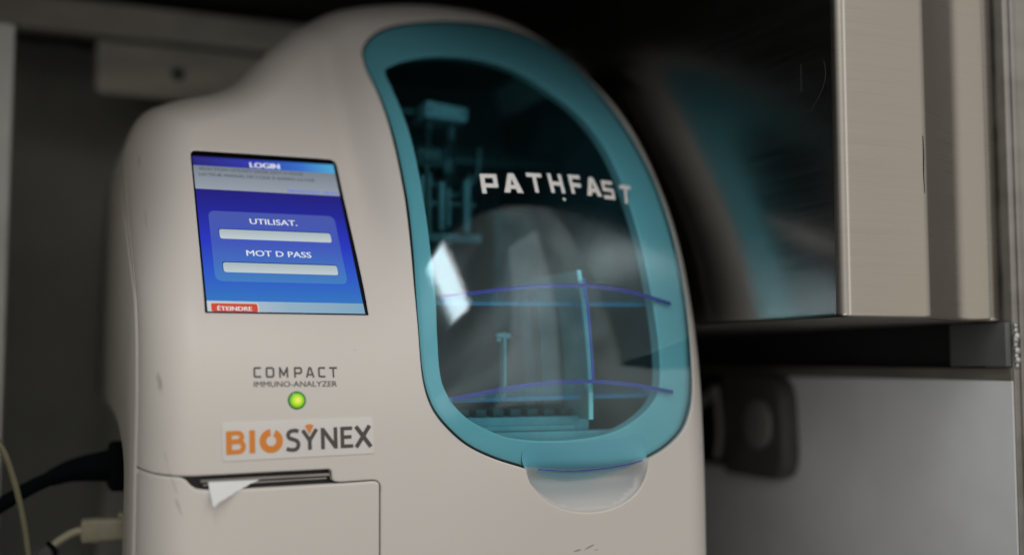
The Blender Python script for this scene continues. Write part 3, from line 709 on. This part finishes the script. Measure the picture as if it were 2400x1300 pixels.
# door recess seen through the door: white flange, finger scoop, dark chamber
WIN = WIN*np.array([1.0085, 1.006])+np.array([.43, -1.3])
def f_flange(X, Z): return fb(X, Z)+5.0+rnd(dist(X, Z, WIN), 1.2)
NOTCH = np.array([(206.9, 158.2), (206.2, 166), (208.5, 170.6), (213, 171.9), (240, 171.2), (262, 172.6), (280, 175.4), (285.5, 175), (287.5, 171), (286.5, 160.9)])
nt = cr(NOTCH, False, 2.0)
FLANGE = np.vstack([door_side[:-1], nt[:-1]])
WINF = WIN.copy()
mb = MB(); sheet(mb, f_flange, FLANGE, [WINF], 4.0, [(WIN, True, [.4, 1.2])])
yw = fb(WIN[:, 0], WIN[:, 1]); wall(mb, WIN, yw+6.2, yw+15)
mb.build('door_frame', M['shell_plain'], AN)
scp = np.vstack([SCOOP_U[::-1][:-1], nt[:-1]])
SC_LOW = SCOOP_U
def f_scoop(X, Z):
    d = dist(X, Z, SC_LOW, False)
    y0 = base(X, Z); y0 = y0+(fb(X, Z)-y0)*sst(146, 160, Z)
    return y0+1.0+(1-np.exp(-d/3.2))*(4.1+11.5*np.exp(-((Z-149.5)/np.where(Z > 149.5, 6.0, 10.0))**2))
mb = MB(); sheet(mb, f_scoop, scp if area2(scp) > 0 else scp[::-1], (), 2.2); mb.build('finger_scoop', M['scoop'], AN)
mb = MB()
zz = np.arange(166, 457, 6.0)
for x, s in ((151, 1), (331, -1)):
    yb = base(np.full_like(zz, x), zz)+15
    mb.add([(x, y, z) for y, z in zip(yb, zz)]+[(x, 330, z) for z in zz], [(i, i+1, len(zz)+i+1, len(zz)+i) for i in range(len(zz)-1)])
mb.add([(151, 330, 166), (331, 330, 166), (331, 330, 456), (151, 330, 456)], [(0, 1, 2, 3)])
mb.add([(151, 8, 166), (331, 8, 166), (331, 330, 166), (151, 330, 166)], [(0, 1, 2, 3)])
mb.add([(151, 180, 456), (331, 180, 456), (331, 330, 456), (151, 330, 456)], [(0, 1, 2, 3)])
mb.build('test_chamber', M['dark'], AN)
mb = MB(); box(mb, 172, 262, 26, 82, 177, 185.5, 1); box(mb, 166, 292, 13, 26, 170, 177.5, 1); box(mb, 180, 250, 21, 26, 177.6, 180.5, .4); tray = mb.build('cartridge_tray', M['mech'], AN)
mb = MB()
for i in range(7): box(mb, 179+i*11, 186+i*11, 30, 76, 185.6, 190, .6)
mb.build('cartridge_rail', M['mech_dark'], tray)
def slab(mb, x0, x1, z0, z1, d0, d1, nz=14):
    """an upright slab whose front edge follows the door's curve"""
    z = np.linspace(z0, z1, nz); xm = np.full(nz, (x0+x1)/2); yf = base(xm, z); V = []
    for x, d in ((x0, d0), (x1, d0), (x1, d1), (x0, d1)): V += [(x, a+d, b) for a, b in zip(yf, z)]
    F = []
    for s in range(4):
        for i in range(nz-1): F.append((s*nz+i, ((s+1) % 4)*nz+i, ((s+1) % 4)*nz+i+1, s*nz+i+1))
    F += [(0, 3*nz, 2*nz, nz), (nz-1, 2*nz-1, 3*nz-1, 4*nz-1)]
    mb.add(V, F)
mb = MB(); slab(mb, 254.6, 256.2, 184, 273, 17, 110); mb.build('partition_plate', M['plate'], AN)
mb = MB(); slab(mb, 254.1, 256.7, 184, 273.3, 15.4, 16.9); pe = mb.build('lit_plate_edge', M['lit_plate_edge'], AN)  # front edge painted as if catching the light
mb = MB(); slab(mb, 239, 252.5, 188, 262, 48, 60); mb.build('shutter_plate', M['mech_dark'], AN)
mb = MB(); prism(mb, roundpoly([(205, 392), (237, 390.5), (238.5, 401), (206, 404.5)], 2, 4, 2), 'y', 170, 206, bev=1.2); ph = mb.build('pipette_carriage', M['mech'], AN)
mb = MB(); box(mb, 190, 204.5, 184, 204, 396, 401, 1.5); box(mb, 209, 212, 176, 180, 382, 391, .6); box(mb, 226, 231, 178, 184, 378, 390, .8); mb.build('carriage_bracket', M['mech_dark'], ph)
mb = MB(); tube(mb, [(214, 190, 391), (214, 190, 330)], 1.8); tube(mb, [(229, 190, 390), (229, 190, 345)], 1.8); tube(mb, [(237.5, 200, 386), (237.5, 200, 352)], 1.3); mb.build('pipette_tube', M['mech_dark'], ph)
for x, z in ((209, 398), (234, 396.5)):
    mb = MB(); prism(mb, np.array(arc(x, z, 1.3, 1.3, 0, 330, 12)), 'y', 169.4, 171); mb.build('screw', M['mech_dark'], ph)
mb = MB(); box(mb, 192, 213, 150, 188, 352, 367, 3); box(mb, 213.2, 221, 154, 170, 349, 361, 2); box(mb, 196, 209, 147, 150.2, 356, 363, 1); pb = mb.build('pump_block', M['mech_dark'], AN)
mb = MB(); tube(mb, [(200, 150, 353), (199, 146, 346), (204, 143, 338), (214, 146, 333), (226, 150, 336), (240, 158, 350), (247, 170, 372)], 1.1, 8); mb.build('hose', M['mech_mid'], pb)
mb = MB(); box(mb, 152, 330, 205, 212, 366, 373, 1); box(mb, 152, 330, 214, 216, 378, 380, .5); mb.build('cross_rail', M['mech_dark'], AN)
mb = MB()
for x, w_, z0, z1, y_ in ((190, 3.2, 309, 344, 134), (197.5, 2.2, 304, 347, 140), (203, 4.2, 307, 340, 132), (213, 2.6, 311, 338, 144), (222.5, 4.6, 306, 343, 136), (231, 1.8, 312, 349, 150)): box(mb, x, x+w_, y_, y_+7, z0, z1, .8)
box(mb, 186, 238, 142, 152, 300, 306, 1); box(mb, 188, 236, 150, 153, 326, 329, .6)
rk = mb.build('syringe_rack', M['mech_mid'], AN)
for k_ in range(9):
    mb = MB(); prism(mb, np.array(arc(191+k_*5.2, 303, .9, .9, 0, 330, 12)), 'y', 141.4, 142.6); mb.build('screw', M['mech_dark'], rk)
mb = MB(); box(mb, 262, 300, 180, 230, 240, 330, 4); box(mb, 268, 292, 176, 181, 262, 300, 2); mb.build('optics_cover', M['mech_dark'], AN)
mb = MB(); box(mb, 217.2, 218.8, 52, 60, 196, 236, .5); box(mb, 212.5, 222, 52, 56, 232, 235.4, 1.4); box(mb, 212.6, 215.4, 52, 55, 230, 232, .6); box(mb, 212.6, 215, 52, 55, 196, 198.2, .6); mb.build('guide_rod', M['mech'], AN)

# clear door with its lettering and ribs
DR = empty('door', (236, 10, 158), None, None); DR.parent = AN; DR.location = [(a-b)*MM for a, b in zip((236, 10, 158), (171, 200, 0))]
mb = MB(); gk = door_side; ng = normals2(gk, False); a_ = gk+ng*.9; b_ = gk-ng*1.6
for (P_, Q_, o_) in ((a_, b_, 3.2),):
    V = [(p[0], float(fb(p[0], p[1]))+o_, p[1]) for p in P_]+[(p[0], float(fb(p[0], p[1]))+o_-.6, p[1]) for p in Q_]; n = len(P_)
    mb.add(V, [(i, i+1, n+i+1, n+i) for i in range(n-1)])
mb.build('door_gap_shade', M['black'], AN)  # black strip painting the shade in the gap round the door
def inset(lp, d): lp = np.asarray(lp); return lp-normals2(lp)*d
DIN = inset(DOOR, .85)
def f_door(X, Z): return fb(X, Z)-1.3+rnd(dist(X, Z, DIN), 2.2)
def f_din(X, Z): return fb(X, Z)+1.9
mb = MB()
sheet(mb, f_door, DIN, (), 4.0, [(DIN, True, [.15, .5, 1.1, 2.2])])
sheet(mb, f_din, DIN, (), 5.0, (), 0, True)
yd = fb(DIN[:, 0], DIN[:, 1]); wall(mb, DIN, yd+.9, yd+1.9, True, True)
mb.build('clear_cover', M['door'], DR)
# pull lip curling back from the bottom edge into the scoop
lip_x = np.linspace(214, 280, 34); V = []; rows = 9
zf = np.interp(lip_x, door_flap[:, 0], door_flap[:, 1])
for r_ in range(rows):
    t_ = r_/(rows-1); bow = np.sqrt(np.clip(1-((lip_x-247)/33.5)**2, 0, 1))
    z_ = zf-.3-6.5*t_*bow; y_ = base(lip_x, zf)+.8+9.5*t_**1.5*bow+1.0*t_
    V += [(x, y, z) for x, y, z in zip(lip_x, y_, z_)]
n = len(lip_x); F = [(r_*n+i, r_*n+i+1, (r_+1)*n+i+1, (r_+1)*n+i)[::-1] for r_ in range(rows-1) for i in range(n-1)]
mb = MB(); k0 = len(V); V2 = [(x, y+1.6, z) for x, y, z in V]
mb.add(V+V2, F+[tuple(i+k0 for i in f[::-1]) for f in F]); mb.build('pull_lip', M['rib'], DR)
mb = MB(); e_ = np.array([(x, z) for x, z in door_flap if 212 < x < 283]); ye = base(e_[:, 0], e_[:, 1])
mb.add([(x, y-.55, z+.62) for (x, z), y in zip(e_, ye)]+[(x, y-.62, z-.08) for (x, z), y in zip(e_, ye)]+[(x, y+1.2, z-.12) for (x, z), y in zip(e_, ye)],
       [(i, len(e_)+i, len(e_)+i+1, i+1)[::-1] for i in range(len(e_)-1)]+[(len(e_)+i, 2*len(e_)+i, 2*len(e_)+i+1, len(e_)+i+1)[::-1] for i in range(len(e_)-1)])
mb.build('bottom_edge', M['rib_edge'], DR)
def rib(front, zb0, zb1, xb0, xb1):
    """a clear shelf: curved front edge on the door's inside, straight back edge"""
    Fp = cr(front, False, 3.0); x = Fp[:, 0]; z = Fp[:, 1]; y = f_din(x, z)+.15; n = len(x)
    yb = np.interp(x, [x[0], xb0, xb1, x[-1]], [y[0]+2, 30+ (y[n//2]-5), 30+(y[n//2]-5), y[-1]+2]); yb = np.maximum(y+1.5, (y[n//2]+24)*np.ones(n)); yb = np.minimum(yb, y+26)
    zb = np.interp(x, [x[0], x[-1]], [zb0, zb1]); zb = np.minimum(zb, z-.2)
    th = 2.3
    m0 = MB(); V = [(a, b, c+th/2) for a, b, c in zip(x, y, z)]+[(a, b, c+th/2) for a, b, c in zip(x, yb, zb)]+[(a, b, c-th/2) for a, b, c in zip(x, y, z)]+[(a, b, c-th/2) for a, b, c in zip(x, yb, zb)]
    F = []
    for i in range(n-1): F += [(i, i+1, n+i+1, n+i), (2*n+i+1, 2*n+i, 3*n+i, 3*n+i+1)]
    m0.add(V, F); r_ = m0.build('rib', M['rib'], DR)
    m1 = MB(); m1.add([V[i] for i in range(n)]+[V[2*n+i] for i in range(n)], [(i, n+i, n+i+1, i+1) for i in range(n-1)]); m1.build('front_edge', M['rib_edge'], r_)
    m2 = MB(); m2.add([V[n+i] for i in range(n)]+[V[3*n+i] for i in range(n)], [(i, n+i, n+i+1, i+1)[::-1] for i in range(n-1)]); m2.build('back_edge', M['rib_line'], r_)
rib([(164, 253.8), (186, 257.4), (213, 260.8), (240.8, 262.4), (258, 262.4), (282.6, 260), (314, 253.4)], 251.5, 253.5, 185, 320)
rib([(164.5, 197.3), (186, 201.3), (211, 205), (237.8, 206.6), (249, 206.5), (275.6, 204.5), (308.5, 199.6)], 195.5, 197.5, 176, 300)
m0 = MB(); m1 = MB(); zz = np.linspace(206, 267, 12); xx = np.interp(zz, [206, 267], [250.2, 250.6]); yy = f_din(xx, zz)+.15
for sgn in (0, 1):
    m0.add([(x+1.0*sgn-.5, y, z) for x, y, z in zip(xx, yy, zz)]+[(x+1.6*sgn-.8, y+16, z-3) for x, y, z in zip(xx, yy, zz)], [(i, i+1, 13+i, 12+i) for i in range(11)])
m1.add([(x-1.0, y, z) for x, y, z in zip(xx, yy, zz)]+[(x+1.0, y, z) for x, y, z in zip(xx, yy, zz)], [(i, 12+i, 13+i, i+1) for i in range(11)])
vr = m0.build('upright_rib', M['rib'], DR); m1.build('upright_edge', M['rib_edge'], vr)
def path_letters():
    w = 2.05; H = 10; G = {}
    sq = dict(square=True)
    G['P'] = stroke([(w/2, 0), (w/2, H-w/2), (6.9, H-w/2), (6.9, 4.1), (w/2, 4.1)], w, **sq)
    G['A'] = [[(0, 0), (2.9, 0), (5.2, H-.3), (4.9, H), (3.6, H), (3.1, H-.6)], [(6.4, 0), (9.4, 0), (6.3, H-.6), (5.8, H), (4.2, H), (4.0, H-.3)], [(2.0, 1.9), (7.4, 1.9), (6.8, 3.9), (2.6, 3.9)]]
    G['T'] = stroke([(0, H-w/2), (8.6, H-w/2)], w)+stroke([(4.3, 0), (4.3, H-.5)], w)
    G['H'] = stroke([(w/2, 0), (w/2, H)], w)+stroke([(7.2, 0), (7.2, H)], w)+stroke([(w/2, 4.9), (7.2, 4.9)], w)
    G['F'] = stroke([(w/2, 0), (w/2, H-w/2), (7.6, H-w/2)], w, **sq)+stroke([(w/2, 4.6), (7.0, 4.6)], w)
    G['S'] = stroke([(7.8, H-w/2), (w/2, H-w/2), (w/2, 5.1), (7.0, 4.9), (7.0, w/2), (.1, w/2)], w*.96, **sq)
    return G
G = path_letters(); mb = MB()
f_dt = lambda X, Z: fb(X, Z)-1.3
for ch, x, z, sx, sh in zip('PATHFAST', (195.9, 209.0, 224.6, 239.0, 253.2, 264.2, 276.6, 288.9), (317.9, 318.9, 319.7, 320.2, 320.6, 320.2, 318.9, 317.0),
                        (1.24, 1.24, 1.14, 1.16, 1.12, 1.2, 1.1, 1.02), (.12, .1, .1, .06, .08, .12, .16, .36)):
    lay(mb, G[ch], place(x, z, sx, 1.31, 0, sh), f_dt, .15)
mb.build('door_lettering', M['print_white'], DR)
mb = MB(); disc(mb, 246.6, 316.2, lambda X, Z: f_dt(X, Z)-.1, 1.1, .8, 16, 3); mb.build('water_drop', mat('drop', (.75, .75, .75), .1), DR)

# torn receipt paper hanging out of the slot
tip = [(35.2, 156.9), (35.9, 151), (36.5, 145.1), (38.3, 146.2), (40.2, 147.6), (42.3, 148.4), (44.2, 149.5), (46.4, 150.4), (48.2, 151.6), (50.6, 152.5), (52.4, 153.6), (54.6, 154.4), (56.2, 155.5), (58.6, 156.0), (61.6, 157.4)]
mb = MB()
def f_paper(X, Z): return base(X, Z)+3.4-np.clip(158-Z, 0, 14)*.62-.0035*np.clip(158-Z, 0, 14)**2*4
pp = resample(np.array(tip), True, 1.2); sheet(mb, f_paper, pp, (), 1.6); sheet(mb, lambda X, Z: f_paper(X, Z)+.12, pp, (), 3, (), 0, True); wall(mb, pp, f_paper(pp[:, 0], pp[:, 1]), f_paper(pp[:, 0], pp[:, 1])+.12, True, True)
tag(mb.build('receipt_paper', M['paper']), 'torn white corner of thermal paper sticking out of the printer slot', 'paper')

# ------------------------------------------------------------------ right: stainless cabinet, frame post, white wall panel, latch
prof = [(345, 430), (356, -88)]+[(356.1+6*(1-math.cos(a)), -88-6*math.sin(a)) for a in np.linspace(.15, math.pi/2, 8)]+[(390, -94.2), (412, -94.2), (416, -94), (418, -93.2), (422, -91.3), (437, -84.4), (451, -78), (455, -76.6), (459, -75.8),
        (463, -75.5), (479.4, -75.5), (480.2, -74.3), (481.6, -74.3), (482.4, -75.5), (488.0, -75.5), (488.6, -75), (488.6, 430)]
prof = np.array(prof)
CAB = empty('steel_cabinet', (426, -80, 242), 'brushed stainless steel cupboard hanging to the right of the analyzer', 'cabinet')
def cab_part(name, a, b, m):
    P = prof[a:b]; mb = MB(); n = len(P)
    zs = [242.0, 242.8, 244.2, 538]; ins = [1.6, .5, 0, 0]
    nr_ = normals2(P, False); V = []
    for z, q in zip(zs, ins): V += [(p[0]+nn_[0]*q, p[1]+nn_[1]*q, z) for p, nn_ in zip(P, nr_)]
    mb.add(V, [(r_*n+i, r_*n+i+1, (r_+1)*n+i+1, (r_+1)*n+i) for r_ in range(3) for i in range(n-1)]); return mb.build(name, m, CAB, 50)
cab_part('left_side', 0, 2, M['steel_side'])
cab_part('front_panel', 1, len(prof), M['steel'])
mb = MB(); mb.add([(347, 429, 242.1), (358, -88, 242.1), (364, -92.6, 242.1), (412, -92.4, 242.1), (456, -74.8, 242.1), (487, -74, 242.1), (487, 429, 242.1)], [(0, 1, 2, 3, 4, 5, 6)]); mb.build('underside', M['steel_dull'], CAB)
mb = MB(); tube(mb, [(414.6, -94.1, 346), (414.8, -94.1, 335), (414.4, -94.1, 324), (414.9, -94.1, 313)], [.2, .35, .3, .15], 6); mb.build('pen_mark', M['black'], CAB)
mb = MB()
for pts in ([(355.0, -62, 389), (354.95, -62.5, 381), (355.0, -62, 373)], [(355.7, -82, 386), (355.75, -83.5, 379), (355.7, -80, 370), (355.4, -70, 360)]):
    tube(mb, pts, .07, 6)
mb.build('scratch', M['scratch'], CAB)
POST = empty('frame_post', (500, -80, 0), 'grey welded steel upright at the right edge beside the cupboard', 'post')
mb = MB(); box(mb, 490.2, 530, -83, -60, 0, 538, 1.5); box(mb, 494.5, 499, -84.5, -82, 0, 538, 1.0); mb.build('upright', M['steel_dull'], POST)
mb = MB()
for i in range(9):
    zc = 239.5-i*2.9-random.random(); r_ = 1.5+random.random()*1.1; cx = 491.0+random.random()*1.6; V = []; F = []
    for a in range(7):
        for b_ in range(10):
            th = math.pi*a/6; ph_ = 2*math.pi*b_/10; V.append((cx+r_*math.sin(th)*math.cos(ph_), -83.4+r_*.8*math.sin(th)*math.sin(ph_), zc+r_*1.2*math.cos(th)))
    for a in range(6):
        for b_ in range(10): F.append((a*10+b_, a*10+(b_+1) % 10, (a+1)*10+(b_+1) % 10, (a+1)*10+b_))
    mb.add(V, F)
mb.build('weld_bead', M['weld'], POST)
mb = MB(); box(mb, 485.0, 489.6, -82, -37, 215, 241.4, .8); tag(mb.build('bracket_plate', M['boss_dark'], None), 'grey flat bracket under the cupboard next to the weld', 'bracket')
WP = empty('wall_panel', (494, 200, 0), 'white side panel of the niche below the steel cupboard', 'panel')
mb = MB(); box(mb, 489.2, 490.1, -82, 640, 0, 206.5, .3); mb.build('board', M['panel_white'], WP)
mb = MB(); box(mb, 488.7, 490.1, -82, 640, 206.7, 214, .5); mb.build('top_edging', M['edging'], WP)
mb = MB(); box(mb, 502, 512, -55, 640, 0, 600); tag(mb.build('outer_wall', M['lining']), kind='structure')
LT = empty('latch', (485, 165, 165), 'dark rounded latch with a round grey boss on the white panel', 'latch')
mb = MB(); prism(mb, roundpoly([(122, 128), (205, 128), (205, 209), (126, 209)], [22, 6, 6, 26], 8, 4), 'x', 474, 489, bev=3); mb.build('latch_plate', M['latch'], LT, 40)
mb = MB(); prism(mb, np.array(arc(153, 170, 17, 19, 0, 350, 36)), 'x', 470.5, 474.2, bev=1.5); mb.build('boss', M['boss'], LT, 40)
mb = MB(); prism(mb, roundpoly([(207, 133), (300, 133), (300, 212), (207, 205)], 8, 6, 4), 'x', 478, 489, bev=2); mb.build('hinge_plate', M['rubber'], LT, 40)
mb = MB(); tube(mb, [(474, 212, 196), (474, 250, 176), (474, 300, 152)], 4.0, 12); tube(mb, [(474, 212, 196), (474, 208, 160), (474, 212, 140)], 3.0, 12); mb.build('lever_arm', M['boss'], LT)

# ------------------------------------------------------------------ left: rails, pale post, cables
RL = empty('steel_rail', (140, 455, 500), 'dull metal rail running across the niche behind the analyzer', 'rail')
mb = MB(); box(mb, -110, 420, 448, 470, 503, 533, 2); mb.build('rail_beam', M['rail'], RL)
PLT = empty('mounting_plate', (80, 458, 475), 'metal mounting plate with one round hole below the rail', 'plate')
mb = MB(); hole = np.array(arc(66, 476, 6, 6, 0, 345, 24)); plate_o = roundpoly([(-3, 453), (300, 453), (300, 499), (-3, 499)], 3, 4, 8)
sheet(mb, lambda X, Z: np.full(np.shape(X), 452.0), plate_o, [hole], 12); wall(mb, plate_o, 452, 456, True, True); wall(mb, hole, 452, 462)
mb.build('plate_face', M['rail'], PLT)
mb = MB(); mb.add([(58, 462, 468), (74, 462, 468), (74, 462, 484), (58, 462, 484)], [(0, 1, 2, 3)]); mb.build('hole_backing', M['lining'], PLT)
mb = MB(); box(mb, -130, -66.5, 300, 318, 0, 464, 2.5); tag(mb.build('pale_post', M['post_pale']), 'pale upright board at the left edge of the niche', 'board')
mb = MB(); box(mb, 47, 160, 618, 640, 0, 502, 1); tag(mb.build('back_panel', M['wall_brown']), 'brownish grey panel on the rear wall behind the analyzer', 'panel')

TH = math.radians(23.0); PH = math.radians(4.3)
PC = empty('power_cord', (0, 200, 130), 'black power cord plugged into the side of the analyzer', 'power cord')
mb = MB(); tube(mb, [(-84, 200, 113), (-69, 200, 124.5), (-57, 200, 132.5), (-42.5, 200, 140.7), (-27.5, 200, 146.6), (-12, 200, 150.2)], 4.6, 14); mb.build('cord', M['rubber'], PC)
mb = MB(); tube(mb, [(-36, 200, 143.5), (-22, 200, 148.4), (0, 200, 150.6)], [5.2, 8.0, 10.5], 14); mb.build('strain_relief', M['rubber'], PC)
mb = MB(); box(mb, -1, 28, 187, 213, 134.5, 166, 4); mb.build('plug', M['rubber'], PC)
NC = empty('network_cable', (0, 196, 95), 'cream network cable with a moulded plug entering the analyzer', 'network cable')
mb = MB(); tube(mb, [(-15, 196, 110), (-20, 196, 109.5), (-25, 195.5, 107), (-30.5, 195, 103.5), (-36.5, 194, 97.5), (-42, 193, 88), (-46, 192, 74)], 2.7, 12); mb.build('cord', M['cream'], NC)
mb = MB(); box(mb, -16.6, 20, 190, 203, 103.2, 117, 2); box(mb, 6, 14, 194, 199, 116.8, 120.5, 1); mb.build('plug_boot', M['cream'], NC)
mb = MB()
for i in range(4): box(mb, -15+i*2.6, -13.7+i*2.6, 189.4, 203.6, 102.7, 117.5, .5)
mb.build('grip_ridge', M['cream'], NC)
mb = MB(); tube(mb, [(-77, 150, 182), (-67, 150, 172), (-61.7, 150, 163), (-57.2, 150, 150.4), (-53.3, 150, 136.5), (-50, 150, 121.3), (-47.5, 150, 106), (-45.7, 150, 92), (-45, 150, 70)], 1.9, 12)
tag(mb.build('thin_cable', M['olive']), 'thin olive cable curving down in front of the black power cord', 'cable')
CL = empty('cable_clip', (-52, 170, 80), 'small dark cable clip beside the cream network cable', 'clip')
mb = MB(); prism(mb, roundpoly([(-48, 84), (-30, 90), (-29, 101), (-36, 107), (-45, 99)], 3.5, 5, 3), 'y', 170, 182, bev=.6); mb.build('clip_body', M['latch'], CL)
mb = MB(); tube(mb, [(-37, 169, 108), (-32, 168, 103), (-33, 169, 97), (-40, 169, 94)], 1.2, 10); mb.build('clip_arm', M['rubber'], CL)
